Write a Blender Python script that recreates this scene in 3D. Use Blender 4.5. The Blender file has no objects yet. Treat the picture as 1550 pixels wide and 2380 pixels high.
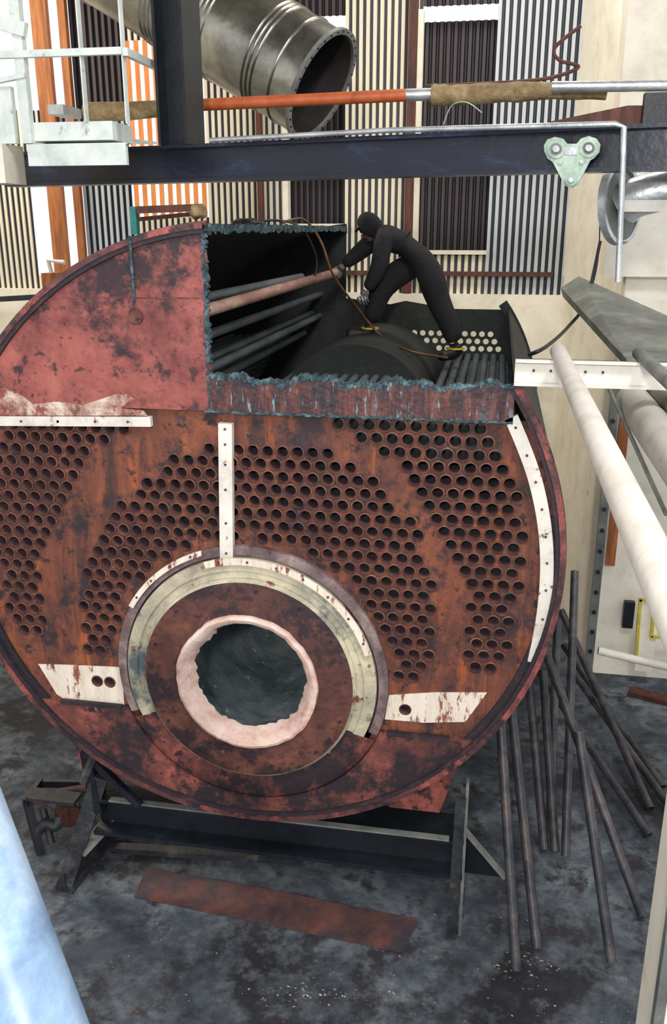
import bpy, math, random, bmesh
import numpy as np
from mathutils import Vector, Matrix, noise
random.seed(4)
# ------------------------------------------------------------ camera model
F=2050.0; TH=math.radians(17.8); PS=math.radians(10.3)
fwd=np.array([-math.sin(PS)*math.cos(TH),math.cos(PS)*math.cos(TH),-math.sin(TH)])
rt=np.array([math.cos(PS),math.sin(PS),0.]); up=np.cross(rt,fwd)
C=np.array([1.50525,-5.10318,4.83994]); ZC=2.9; R=2.0
def P(px,py,y=None,z=None,x=None):
    d=fwd+rt*(px-775)/F-up*(py-1190)/F
    if y is not None:t=(y-C[1])/d[1]
    elif z is not None:t=(z-C[2])/d[2]
    else:t=(x-C[0])/d[0]
    return Vector(C+d*t)
def proj(p):
    v=np.array(p)-C; w=v@fwd; return (775+F*(v@rt)/w,1190-F*(v@up)/w)
cd=bpy.data.cameras.new('camera'); cam=bpy.data.objects.new('camera',cd)
bpy.context.scene.collection.objects.link(cam)
M=Matrix(((rt[0],up[0],-fwd[0],C[0]),(rt[1],up[1],-fwd[1],C[1]),(rt[2],up[2],-fwd[2],C[2]),(0,0,0,1)))
cam.matrix_world=M
cd.sensor_fit='VERTICAL'; cd.sensor_height=36; cd.sensor_width=36*1550/2380; cd.lens=F/2380*36; cd.clip_start=.02
bpy.context.scene.camera=cam
try: bpy.context.scene.view_settings.view_transform='Standard'
except Exception: pass
# ------------------------------------------------------------ materials
def lin(c): 
    return tuple(((v/255)/12.92 if v/255<=.04045 else ((v/255+.055)/1.055)**2.4) for v in c)+(1,)
def mat(name,stops,scale=4,rough=.7,metal=0,bump=.2,stretch=(1,1,1),detail=8,spots=None,dist=.3):
    m=bpy.data.materials.new(name); m.use_nodes=True; nt=m.node_tree; N=nt.nodes; Lk=nt.links
    b=N['Principled BSDF']; b.inputs['Roughness'].default_value=rough; b.inputs['Metallic'].default_value=metal
    tc=N.new('ShaderNodeTexCoord'); mp=N.new('ShaderNodeMapping'); mp.inputs['Scale'].default_value=stretch
    Lk.new(tc.outputs['Object'],mp.inputs['Vector'])
    n=N.new('ShaderNodeTexNoise'); n.inputs['Scale'].default_value=scale; n.inputs['Detail'].default_value=detail
    n.inputs['Roughness'].default_value=.7; n.inputs['Distortion'].default_value=dist
    Lk.new(mp.outputs['Vector'],n.inputs['Vector'])
    r=N.new('ShaderNodeValToRGB'); e=r.color_ramp.elements
    while len(e)<len(stops): e.new(.5)
    for i,(p,c) in enumerate(stops): e[i].position=p; e[i].color=lin(c)
    Lk.new(n.outputs['Fac'],r.inputs['Fac']); col=r.outputs['Color']
    for s in (spots or []):
        n2=N.new('ShaderNodeTexNoise'); n2.inputs['Scale'].default_value=s[1]; n2.inputs['Detail'].default_value=10; n2.inputs['Roughness'].default_value=.72
        if len(s)>4:
            m2=N.new('ShaderNodeMapping'); m2.inputs['Scale'].default_value=s[4]; m2.inputs['Location'].default_value=(3.1,1.7,5.2)
            Lk.new(tc.outputs['Object'],m2.inputs['Vector']); Lk.new(m2.outputs['Vector'],n2.inputs['Vector'])
        else: Lk.new(tc.outputs['Object'],n2.inputs['Vector'])
        mr=N.new('ShaderNodeMapRange'); mr.inputs['From Min'].default_value=s[2]; mr.inputs['From Max'].default_value=s[2]+s[3]
        Lk.new(n2.outputs['Fac'],mr.inputs['Value'])
        mx=N.new('ShaderNodeMix'); mx.data_type='RGBA'; mx.inputs['B'].default_value=lin(s[0])
        Lk.new(mr.outputs['Result'],mx.inputs['Factor']); Lk.new(col,mx.inputs['A']); col=mx.outputs['Result']
    Lk.new(col,b.inputs['Base Color'])
    if bump:
        bp=N.new('ShaderNodeBump'); bp.inputs['Strength'].default_value=bump; bp.inputs['Distance'].default_value=.02
        n3=N.new('ShaderNodeTexNoise'); n3.inputs['Scale'].default_value=scale*6; n3.inputs['Detail'].default_value=6
        Lk.new(tc.outputs['Object'],n3.inputs['Vector']); Lk.new(n3.outputs['Fac'],bp.inputs['Height']); Lk.new(bp.outputs['Normal'],b.inputs['Normal'])
    return m
m_sheet=mat('rusty_tube_sheet',[(.3,(52,34,32)),(.43,(84,48,38)),(.54,(114,62,44)),(.7,(146,82,52))],2.4,.75,.0,.5,(1.8,1,.5),spots=[((44,32,38),3.4,.51,.1),((168,84,36),2.4,.56,.14,(2.6,1,.4)),((38,27,31),9,.56,.06),((150,130,120),14,.66,.05),((36,26,32),1.1,.53,.14)],dist=.8)
m_salmon=mat('red_lead_paint',[(.3,(122,62,56)),(.5,(150,80,72)),(.7,(170,96,86))],2.5,.65,0,.3,spots=[((96,42,42),1.4,.46,.16),((46,28,36),1.3,.50,.07,(1,1,1.2)),((58,32,36),6,.55,.06),((54,30,36),22,.59,.05)])
m_salmon2=mat('scorched_red_paint',[(.3,(56,32,34)),(.5,(106,56,50)),(.62,(152,80,70))],3,.7,0,.3,spots=[((36,26,32),2.0,.46,.09),((206,186,176),4.4,.65,.03),((40,26,32),12,.56,.05)])
m_rim=mat('rim_paint',[(.3,(48,30,38)),(.5,(92,50,50)),(.65,(156,80,72))],4,.6,0,.25,spots=[((40,28,36),5,.51,.08)])
m_rimd=mat('dark_rim',[(.35,(24,20,30)),(.55,(42,32,40)),(.75,(90,50,46))],5,.7,0,.3)
m_shell=mat('sooty_shell',[(.35,(14,20,20)),(.55,(28,34,32)),(.75,(50,46,38))],3,.75,.0,.3)
m_tube=mat('boiler_tube_steel',[(.3,(46,56,64)),(.55,(84,92,96)),(.75,(108,88,74))],6,.6,.2,.2,(1,.3,1))
m_loose=mat('dirty_loose_tube_steel',[(.3,(34,34,40)),(.5,(60,60,66)),(.62,(86,78,76)),(.75,(100,74,60))],5,.45,.3,.15)
m_bead=mat('tube_end_bead',[(.35,(58,38,36)),(.55,(100,60,48)),(.7,(132,86,60))],9,.6,.1,.2,spots=[((140,118,66),2.3,.62,.1),((50,36,44),4,.54,.1)])
m_sleeve=mat('tube_bore_scale',[(.35,(54,40,52)),(.55,(88,62,68)),(.7,(118,84,76))],9,.8,0,.2)
m_white=mat('white_painted_strip',[(.3,(182,174,164)),(.5,(212,206,196)),(.75,(228,224,216))],5,.6,0,.1,spots=[((110,66,50),9,.60,.04),((150,110,90),4,.61,.05)])
m_patch=mat('flaking_white_paint',[(.3,(200,184,166)),(.5,(220,206,190)),(.7,(230,222,208))],5,.7,0,.15,(3,1,.6),spots=[((130,70,54),5,.54,.05,(2.4,1,.6))])
m_flame=mat('flame_cut_steel',[(.35,(24,36,44)),(.5,(52,76,86)),(.68,(112,138,144))],22,.5,.2,.6)
m_band=mat('band_rust',[(.36,(30,32,40)),(.48,(66,40,42)),(.58,(104,56,50)),(.7,(72,90,98))],5,.6,.1,.5,(3,1,.5),spots=[((120,150,158),9,.58,.06,(5,1,.8)),((34,34,42),3,.53,.08)])
m_gray=mat('furnace_grey_ring',[(.3,(120,112,98)),(.5,(170,162,140)),(.7,(210,200,172))],3,.6,.1,.25,spots=[((112,60,44),3.4,.57,.04),((86,96,100),2,.54,.08)])
m_purp=mat('scaled_ring',[(.3,(60,44,50)),(.5,(112,92,94)),(.7,(160,142,134))],5,.7,.1,.4)
m_flange=mat('rusted_flange',[(.3,(56,34,36)),(.5,(92,54,46)),(.7,(128,78,62))],4,.65,.1,.35,spots=[((45,30,36),2.2,.50,.07),((180,160,146),9,.67,.04)])
m_refr=mat('refractory',[(.3,(186,146,134)),(.5,(214,184,172)),(.7,(228,210,200))],5,.85,0,.35,spots=[((176,120,90),3,.58,.1)])
m_furn=mat('furnace_interior',[(.35,(78,92,98)),(.55,(124,138,144)),(.72,(160,164,164))],3,.7,.1,.3,spots=[((224,214,198),12,.62,.04)])
m_black=mat('black_painted_steel',[(.35,(10,13,20)),(.6,(20,26,36)),(.8,(40,50,64))],5,.45,.0,.15)
m_beam=mat('navy_black_beam',[(.3,(6,10,24)),(.55,(13,21,42)),(.72,(50,68,100))],3,.3,.0,.12,(.4,1,2))
m_frame=mat('dirty_frame_steel',[(.35,(20,22,28)),(.55,(46,48,52)),(.75,(100,96,88))],5,.6,.0,.3)
m_rustplate=mat('rust_plate',[(.35,(48,38,46)),(.5,(84,56,54)),(.65,(112,68,60))],3,.7,.1,.2,spots=[((50,52,62),1.3,.5,.12)])
m_cream=mat('cream_wall_paint',[(.3,(212,204,184)),(.5,(232,225,208)),(.7,(240,236,224))],2.5,.7,0,.08,spots=[((160,140,104),3,.65,.06),((120,104,84),9,.69,.04)])
m_pipew=mat('white_pipe_paint',[(.3,(186,180,170)),(.5,(208,203,194)),(.7,(222,218,210))],4,.45,0,.08,spots=[((150,134,112),5,.62,.08)])
m_rail=mat('white_rail_paint',[(.3,(180,190,186)),(.5,(210,217,212)),(.7,(226,230,224))],4,.45,0,.05,spots=[((140,146,140),5,.6,.08)])
m_blue=mat('pale_railing_paint',[(.3,(84,108,142)),(.5,(134,160,190)),(.7,(184,202,220))],2.5,.4,0,.05)
m_floor=mat('dirty_concrete',[(.34,(34,39,48)),(.46,(68,75,84)),(.56,(102,109,116)),(.7,(142,146,148))],1.5,.85,0,.5,spots=[((26,27,34),.75,.48,.12),((42,40,46),3,.52,.1),((205,204,200),9,.68,.03),((100,70,56),6,.64,.05),((196,198,200),26,.68,.03)])
m_wood=mat('orange_timber',[(.3,(110,62,28)),(.5,(156,92,46)),(.7,(188,124,70))],3,.7,0,.15,(4,4,.4))
m_dwood=mat('dark_timber',[(.3,(40,24,22)),(.5,(78,42,34)),(.7,(110,60,44))],4,.7,0,.15,(4,4,.4))
m_duct=mat('galvanised_duct',[(.3,(104,104,100)),(.5,(150,148,140)),(.7,(192,188,174))],2.2,.28,.9,.1)
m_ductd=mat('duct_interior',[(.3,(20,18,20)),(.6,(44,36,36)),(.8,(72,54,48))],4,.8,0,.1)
m_galv=mat('silver_lagging',[(.3,(150,154,158)),(.5,(180,184,188)),(.7,(215,218,220))],4,.35,.6,.2)
m_orange=mat('orange_pipe_paint',[(.3,(140,62,32)),(.5,(176,84,44)),(.7,(192,104,62))],5,.5,0,.1)
m_lag=mat('canvas_lagging',[(.3,(96,80,56)),(.5,(140,118,84)),(.7,(176,156,120))],9,.85,0,.5)
m_greyduct=mat('grey_duct_paint',[(.3,(78,82,80)),(.5,(104,108,104)),(.7,(140,140,132))],3,.6,0,.15)
m_green=mat('pale_green_paint',[(.3,(110,134,122)),(.5,(150,170,156)),(.7,(184,198,184))],7,.5,.1,.2)
m_teal=mat('teal_paint',[(.3,(20,90,86)),(.6,(40,130,120)),(.8,(70,150,140))],5,.5,0,.1)
m_yellow=mat('yellow_paint',[(.3,(170,150,40)),(.6,(210,190,60)),(.8,(225,210,90))],5,.5,0,.1)
m_hose=mat('hose_rubber',[(.3,(46,28,20)),(.5,(84,54,34)),(.7,(120,90,48))],7,.5,0,.1)
m_blk=mat('black_rubber',[(.3,(10,12,14)),(.7,(24,28,32))],5,.5,0,.1)
m_cloth=mat('dark_overalls',[(.35,(8,9,12)),(.6,(16,17,22)),(.8,(30,28,32))],6,.9,0,.5)
m_glove=mat('leather_glove',[(.3,(60,62,66)),(.6,(96,96,96)),(.8,(120,116,110))],9,.8,0,.3)
m_skin=mat('skin',[(.3,(96,64,52)),(.7,(120,84,68))],6,.6,0,.1)
m_boot=mat('boot_leather',[(.3,(12,12,14)),(.7,(30,28,28))],6,.6,0,.2)
m_ceil=mat('roof_lining',[(.3,(70,66,60)),(.6,(110,104,94))],3,.8,0,.1)
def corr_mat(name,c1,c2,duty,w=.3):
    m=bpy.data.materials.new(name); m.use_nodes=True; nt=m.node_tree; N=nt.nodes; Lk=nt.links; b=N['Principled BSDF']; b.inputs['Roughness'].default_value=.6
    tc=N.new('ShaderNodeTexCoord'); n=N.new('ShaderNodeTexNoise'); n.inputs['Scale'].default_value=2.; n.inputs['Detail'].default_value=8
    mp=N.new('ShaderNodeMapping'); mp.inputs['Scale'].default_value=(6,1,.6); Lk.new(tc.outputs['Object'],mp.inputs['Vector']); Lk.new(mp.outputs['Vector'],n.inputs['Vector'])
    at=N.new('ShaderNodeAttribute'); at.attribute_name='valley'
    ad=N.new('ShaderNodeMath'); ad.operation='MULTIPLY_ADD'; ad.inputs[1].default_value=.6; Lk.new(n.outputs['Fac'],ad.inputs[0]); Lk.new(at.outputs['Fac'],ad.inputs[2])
    r=N.new('ShaderNodeValToRGB'); e=r.color_ramp.elements; e[0].position=duty; e[0].color=lin(c1); e[1].position=duty+w; e[1].color=lin(c2)  # valleys take the darker colour: groove shade painted in, streaked by noise
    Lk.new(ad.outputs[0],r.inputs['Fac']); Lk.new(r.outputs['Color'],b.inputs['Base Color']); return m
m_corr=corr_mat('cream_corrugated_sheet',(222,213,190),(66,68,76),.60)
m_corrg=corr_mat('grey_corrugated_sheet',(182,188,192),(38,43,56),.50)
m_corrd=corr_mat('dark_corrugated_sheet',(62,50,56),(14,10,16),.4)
m_slat=mat('weathered_translucent_slat',[(.3,(200,120,66)),(.5,(230,165,105)),(.7,(240,200,150))],4,.6,0,0,(4,4,.4))
_n=m_slat.node_tree; _t=_n.nodes.new('ShaderNodeBsdfTranslucent'); _t.inputs['Color'].default_value=lin((250,195,135)); _m=_n.nodes.new('ShaderNodeMixShader'); _m.inputs[0].default_value=.6
_n.links.new(_n.nodes['Principled BSDF'].outputs[0],_m.inputs[1]); _n.links.new(_t.outputs[0],_m.inputs[2]); _n.links.new(_m.outputs[0],_n.nodes['Material Output'].inputs[0])
# ------------------------------------------------------------ builders
col=bpy.context.scene.collection
def mesh(name,verts,faces,m,smooth=False):
    me=bpy.data.meshes.new(name); me.from_pydata([tuple(v) for v in verts],[],faces); me.validate(); me.update()
    ms=m if isinstance(m,(list,tuple)) else [m]
    for q in ms: me.materials.append(q)
    if smooth:
        for p in me.polygons: p.use_smooth=True
    o=bpy.data.objects.new(name,me); col.objects.link(o); return o
def group(name,objs):
    e=bpy.data.objects.new(name,None); col.objects.link(e)
    for o in objs: o.parent=e
    return e
def box(name,a,b,m,bev=0):
    x0,x1=sorted((a[0],b[0]));y0,y1=sorted((a[1],b[1]));z0,z1=sorted((a[2],b[2]))
    v=[(x0,y0,z0),(x1,y0,z0),(x1,y1,z0),(x0,y1,z0),(x0,y0,z1),(x1,y0,z1),(x1,y1,z1),(x0,y1,z1)]
    return mesh(name,v,[(3,2,1,0),(4,5,6,7),(0,1,5,4),(1,2,6,5),(2,3,7,6),(3,0,4,7)],m)
def bar(name,p,q,w,h,m,upv=(0,0,1)):
    p=Vector(p);q=Vector(q);d=(q-p).normalized();u=Vector(upv);s=d.cross(u).normalized();u=s.cross(d).normalized()
    v=[]
    for c in (p,q):
        for a,b in ((-1,-1),(1,-1),(1,1),(-1,1)): v.append(c+s*a*w/2+u*b*h/2)
    return mesh(name,v,[(0,1,2,3),(7,6,5,4),(0,4,5,1),(1,5,6,2),(2,6,7,3),(3,7,4,0)],m)
def ibeam(name,p,q,w,h,t,m,upv=(0,0,1)):
    p=Vector(p);q=Vector(q);d=(q-p).normalized();u=Vector(upv);s=d.cross(u).normalized();u=s.cross(d).normalized()
    pr=[(-w/2,-h/2),(w/2,-h/2),(w/2,-h/2+t),(t/2,-h/2+t),(t/2,h/2-t),(w/2,h/2-t),(w/2,h/2),(-w/2,h/2),(-w/2,h/2-t),(-t/2,h/2-t),(-t/2,-h/2+t),(-w/2,-h/2+t)]
    n=len(pr); v=[p+s*a+u*b for a,b in pr]+[q+s*a+u*b for a,b in pr]
    return mesh(name,v,[tuple(range(n)),tuple(range(2*n-1,n-1,-1))]+[(i,i+n,(i+1)%n+n,(i+1)%n) for i in range(n)],m)
def tubegeo(pts,r,seg=12,inner=None,caps=True):
    pts=[Vector(p) for p in pts]; n=len(pts); V=[];Fc=[]
    rs=r if isinstance(r,(list,tuple)) else [r]*n
    d0=(pts[1]-pts[0]).normalized(); a=d0.orthogonal().normalized()
    rings=[]
    for i in range(n):
        d=((pts[min(i+1,n-1)]-pts[max(i-1,0)])).normalized()
        a=(a-d*a.dot(d)).normalized(); b=d.cross(a); rings.append((pts[i],a.copy(),b,rs[i]))
    def addr(rad):
        s=len(V)
        for (p,a,b,rr) in rings:
            for k in range(seg):
                t=2*math.pi*k/seg; V.append(p+(a*math.cos(t)+b*math.sin(t))*(rr if rad is None else rad))
        return s
    s=addr(None)
    for i in range(n-1):
        for k in range(seg): Fc.append((s+i*seg+k,s+i*seg+(k+1)%seg,s+(i+1)*seg+(k+1)%seg,s+(i+1)*seg+k))
    if inner:
        q=addr(inner)
        for i in range(n-1):
            for k in range(seg): Fc.append((q+i*seg+k,q+(i+1)*seg+k,q+(i+1)*seg+(k+1)%seg,q+i*seg+(k+1)%seg))
        for i in (0,n-1):
            for k in range(seg):
                f=(s+i*seg+k,q+i*seg+k,q+i*seg+(k+1)%seg,s+i*seg+(k+1)%seg); Fc.append(f if i==0 else f[::-1])
    elif caps:
        Fc.append(tuple(range(s+seg-1,s-1,-1))); Fc.append(tuple(range(s+(n-1)*seg,s+n*seg)))
    return V,Fc
def pipe(name,pts,r,m,seg=14,inner=None,caps=True):
    V,Fc=tubegeo(pts,r,seg,inner,caps); o=mesh(name,V,Fc,m,True)
    md=o.modifiers.new('es','EDGE_SPLIT'); md.split_angle=math.radians(50); return o
def curve_pts(pts,n=8):
    pts=[Vector(p) for p in pts]; out=[]; Q=[pts[0]]+pts+[pts[-1]]
    for i in range(1,len(Q)-2):
        for k in range(n):
            t=k/n; a,b,c,d=Q[i-1],Q[i],Q[i+1],Q[i+2]
            out.append(.5*((2*b)+(c-a)*t+(2*a-5*b+4*c-d)*t*t+(3*b-a-3*c+d)*t**3))
    out.append(pts[-1]); return out
def multi(name,parts,m,smooth=True):
    V=[];Fc=[]
    for v,f in parts:
        o=len(V); V+=list(v); Fc+=[tuple(i+o for i in q) for q in f]
    ob=mesh(name,V,Fc,m,smooth)
    if smooth:
        md=ob.modifiers.new('es','EDGE_SPLIT'); md.split_angle=math.radians(50)
    return ob
def prism(name,poly,y0,y1,m):
    n=len(poly); v=[(a,y0,b) for a,b in poly]+[(a,y1,b) for a,b in poly]
    return mesh(name,v,[tuple(range(n)),tuple(range(2*n-1,n-1,-1))]+[(i,i+n,(i+1)%n+n,(i+1)%n) for i in range(n)],m)
def plate(name,outline,holes,y,th,m):
    cu=bpy.data.curves.new(name,'CURVE'); cu.dimensions='2D'; cu.fill_mode='BOTH'; cu.extrude=th/2
    for poly in [outline]+holes:
        sp=cu.splines.new('POLY'); sp.points.add(len(poly)-1)
        for i,(a,b) in enumerate(poly): sp.points[i].co=(a,b,0,1)
        sp.use_cyclic_u=True
    t=bpy.data.objects.new('t',cu); col.objects.link(t); bpy.context.view_layer.update()
    me=bpy.data.meshes.new_from_object(t.evaluated_get(bpy.context.evaluated_depsgraph_get()))
    bpy.data.objects.remove(t)
    for v in me.vertices: v.co=Vector((v.co.x,y-v.co.z,v.co.y))
    me.materials.clear(); me.materials.append(m); me.name=name
    o=bpy.data.objects.new(name,me); col.objects.link(o); return o
def circ(cx,cz,r,n=14): return [(cx+r*math.cos(2*math.pi*k/n),cz+r*math.sin(2*math.pi*k/n)) for k in range(n)]
def lathe(name,cx,cz,prof,m,n=64,a0=0,a1=360,jag=None):
    full=abs(a1-a0)>=360; k=n if full else n+1; V=[];Fc=[];mi=[]
    for j in range(k):
        a=math.radians(a0+(a1-a0)*j/n)
        for i,(r,y,_) in enumerate(prof):
            rr=r+(jag(j,i) if jag else 0); V.append((cx+rr*math.cos(a),y,cz+rr*math.sin(a)))
    L_=len(prof)
    for j in range(n):
        for i in range(L_-1):
            b=((j+1)%k)
            Fc.append((j*L_+i,j*L_+i+1,b*L_+i+1,b*L_+i)); mi.append(prof[i][2])
    o=mesh(name,V,Fc,m,True)
    for p,q in zip(o.data.polygons,mi): p.material_index=q
    md=o.modifiers.new('es','EDGE_SPLIT'); md.split_angle=math.radians(35)
    return o
def X(px,py,y=0): return P(px,py,y=y).x
def Z(px,py,y=0): return P(px,py,y=y).z
def XZ(px,py,y=0): p=P(px,py,y=y); return (p.x,p.z)
# ------------------------------------------------------------ boiler
XC=XZ(478,512)[0]
LEN=P(805,525,x=XC).y
ZCUT=Z(800,880); ZPL=Z(780,962)
parts=[]
fl,fr,ft=XZ(285,1560),XZ(905,1560),XZ(595,1265)
RF=(fr[0]-fl[0])/2*1.0; XF=(fr[0]+fl[0])/2; ZF=ft[1]-RF
def latt(x0,z0,dx,n0,n1,rows):
    out=[]
    for r in range(rows):
        for i in range(n0,n1): out.append((x0+i*dx+(dx/2 if r%2 else 0),z0-r*dx*.866))
    return out
a=XZ(787,983);b=XZ(1117,983);dx=(b[0]-a[0])/9
HR=.036
def interp(t,x):
    for (x0,y0),(x1,y1) in zip(t,t[1:]):
        if x0<=x<=x1: return y0+(y1-y0)*(x-x0)/(x1-x0)
    return None
LB=[(960,740),(983,775),(1016,826),(1048,880),(1080,935),(1112,955),(1175,990),(1266,1045),(1330,1080),(1570,1085)]
RB=[(960,1128),(983,1130),(1016,1148),(1048,1166),(1080,1182),(1112,1198),(1175,1210),(1266,1216),(1330,1212),(1400,1204),(1480,1190),(1570,1165)]
A=[]
for (x,z) in latt(a[0],a[1],dx,-3,16,20):
    px,py=proj((x,0,z)); l=interp(LB,py); r=interp(RB,py)
    if l and l<=px<=r: A.append((x,z))
top3=a[1]-2.5*dx*.866
Ctr=[(-x,z) for x,z in A if z<a[1]-.5*dx*.866]
b0=XZ(455,1040); B=[]
for (x,z) in latt(b0[0]-0*dx,b0[1],dx,-12,20,22):
    px,py=proj((x,0,z))
    if math.hypot(px-604,py-1428)<412 and math.hypot(x-XF,z-ZF)>RF+.055 and py<1670: B.append((x,z))
def inpx(h,x0,x1,y0,y1):
    q=proj((h[0],0,h[1])); return x0<q[0]<x1 and y0<q[1]<y1
allh=A+Ctr+B
allh=[h for h in allh if math.hypot(h[0],h[1]-ZC)<1.78]
allh=[h for h in allh if not (inpx(h,870,1150,1588,1690) and not inpx(h,925,975,1622,1660))]
allh=[h for h in allh if not (inpx(h,60,300,1524,1650) and not inpx(h,225,272,1562,1622))]
holes=[circ(x,z,HR,12) for x,z in allh]
RS=1.955
s0=math.asin((ZPL-ZC)/RS)
outl=[(RS*math.cos(t),ZC+RS*math.sin(t)) for t in np.linspace(s0,-math.pi-s0,120)]
parts.append(plate('tube_sheet',outl,holes+[circ(XF,ZF,RF-.03,64)],0,.03,m_sheet))
tb=[];bd=[];slv=[]
for x,z in allh:
    removed=(x>0 and z>top3 and (x,z) in A)
    j=random.uniform(-.01,.01)
    if removed: tb.append(tubegeo([(x,.02,z),(x,.28,z)],.0345,10,None,False))
    else:
        tb.append(tubegeo([(x,-.012,z),(x,LEN+.02,z)],.0345,10,None,False))
        slv.append(tubegeo([(x,-.014,z),(x,random.uniform(.05,.12),z)],.0325,10,None,False))
    V=[];Fc=[]
    n=14
    prof=[(.045,-.0152),(.044,-.022),(.036,-.025),(.032,-.014)]
    for k in range(n):
        t=2*math.pi*k/n
        for r,y in prof: V.append((x+r*math.cos(t),y+j*.2,z+r*math.sin(t)))
    for k in range(n):
        for i in range(3): Fc.append((k*4+i,k*4+i+1,((k+1)%n)*4+i+1,((k+1)%n)*4+i))
    bd.append((V,Fc))
parts.append(multi('fire_tubes',tb,m_tube)); parts.append(multi('tube_end_beads',bd,m_bead)); parts.append(multi('tube_bore_scale',slv,m_sleeve))
t_a=math.asin((ZCUT-ZC)/RS)
tl=math.acos(XC/RS)
rear=[(RS*math.cos(t),ZC+RS*math.sin(t)) for t in np.linspace(t_a,-2*math.pi+tl,140)]
rear+= [(XC,ZC+1.2),(XC+.02,ZCUT+.1),(XC+.5,ZCUT+.04),(.5,ZCUT+.08),(1.0,ZCUT+.0)]
parts.append(plate('rear_tube_sheet',rear,[circ(x,z,HR*.9,12) for x,z in allh],LEN,.03,m_shell))
Ro=1.975
tc_=math.degrees(math.asin((ZCUT-ZC)/Ro)); tl_=math.degrees(math.acos(XC/Ro))
def shell(name,r0,r1,y0,y1,aa,bb,m,n=110):
    pl=[(r1*math.cos(math.radians(t)),ZC+r1*math.sin(math.radians(t))) for t in np.linspace(aa,bb,n)]+[(r0*math.cos(math.radians(t)),ZC+r0*math.sin(math.radians(t))) for t in np.linspace(bb,aa,n)]
    nn=len(pl); V=[(q[0],y0,q[1]) for q in pl]+[(q[0],y1,q[1]) for q in pl]; Fc=[]
    for i in range(n-1):
        j=nn-1-i
        Fc.append((i,i+1,j-1,j)); Fc.append((i+nn,j+nn,j-1+nn,i+1+nn))
        Fc.append((i,i+nn,i+1+nn,i+1)); Fc.append((j,j-1,j-1+nn,j+nn))
    Fc.append((0,nn-1,2*nn-1,nn)); Fc.append((n-1,n-1+nn,n+nn,n))
    o=mesh(name,V,Fc,m,True); md=o.modifiers.new('es','EDGE_SPLIT'); md.split_angle=math.radians(35); return o
parts.append(shell('shell',1.955,Ro,.0,LEN+.02,tl_,360+tc_,m_shell))
parts.append(shell('front_rim',1.925,1.965,-.075,.0,tl_,360+tc_,m_rimd))
parts.append(shell('front_rim_lip',1.95,1.985,-.085,-.06,tl_,360+tc_,m_rim))
parts.append(shell('front_rim_band',1.962,1.992,-.03,.02,tl_,360+tc_,m_rim))
parts.append(shell('inner_rim',1.885,1.93,-.04,.0,-190,10,m_rimd))
parts.append(shell('rear_flange',1.9,2.0,LEN-.05,LEN+.03,tl_,360+tc_+3,m_shell))
tp=math.asin((ZPL-ZC)/1.95)
ul=[(1.95*math.cos(t),ZC+1.95*math.sin(t)) for t in np.linspace(math.acos(XC/1.95),math.pi-tp,60)]+[(XC-.6,ZPL)]
zt=ul[0][1]
nj=26
ul+=[(XC+random.uniform(-.012,.012),ZPL+(zt-ZPL)*i/nj) for i in range(nj)]
parts.append(prism('upper_front_plate',ul,-.05,-.015,m_salmon))
zj=[(XC+random.uniform(-.01,.012)+.006,ZPL+(zt-ZPL)*i/90) for i in range(91)]
parts.append(prism('flame_cut_vertical_edge',zj+[(XC-.014+random.uniform(-.008,.006),ZPL+(zt-ZPL)*i/90) for i in range(90,-1,-1)],-.056,-.01,m_flame))
s1,s2=XZ(150,688),XZ(470,690)
parts.append(prism('weld_seam',[s1,s2,(s2[0],s2[1]-.008),(s1[0],s1[1]-.008)],-.053,-.048,m_rim))
vv=[];n=120
for i in range(n+1):
    y=-.06+(LEN+.06)*i/n; q=random.uniform(-.01,.015)
    vv+=[(XC-.03,y,zt+.025),(XC+.005+q,y,zt+.018+random.uniform(-.012,.012)),(XC+.0+q,y,zt-.015+random.uniform(-.025,.004))]
ff=[]
for i in range(n):
    for k in range(2): ff.append((i*3+k,i*3+k+1,(i+1)*3+k+1,(i+1)*3+k))
parts.append(mesh('flame_cut_crown_edge',vv,ff,m_flame))
xr=X(1195,920)
bt=[]
nb=200
for i in range(nb+1):
    x=XC+(xr-XC)*i/nb; bt.append((x,ZCUT+.018*math.sin(i*.11)+.012*math.sin(i*.31+1)+random.uniform(-.008,.008)))
parts.append(prism('upper_band_plate',[(XC,ZPL),(xr,ZPL)]+bt[::-1],-.06,-.015,m_band))
st=[(x,z+.003) for x,z in bt]; sb=[(x,z-.012-min(.09,abs(random.gauss(0,.02)))) for x,z in bt]
parts.append(prism('flame_cut_slag_edge',sb+st[::-1],-.066,-.02,m_flame))
jl=[(XC-.04+(xr-XC+.04)*i/90,ZPL+.006+random.uniform(-.005,.005)) for i in range(91)]
parts.append(prism('flame_cut_lower_seam',[(x,z-.014+random.uniform(-.005,.003)) for x,z in jl]+jl[::-1],-.064,-.02,m_flame))
fk=[(-30,905),(20,898),(60,915),(85,935),(140,930),(200,938),(240,925),(300,905),(320,925),(290,945),(340,950),(350,962),(-30,962)]
parts.append(prism('lagging_residue',[XZ(*q) for q in fk],-.057,-.045,mat('lagging_crust',[(.4,(110,66,60)),(.5,(180,150,136)),(.62,(215,202,186))],5,.9,0,.8,spots=[((140,72,66),3,.5,.04)])))
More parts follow.
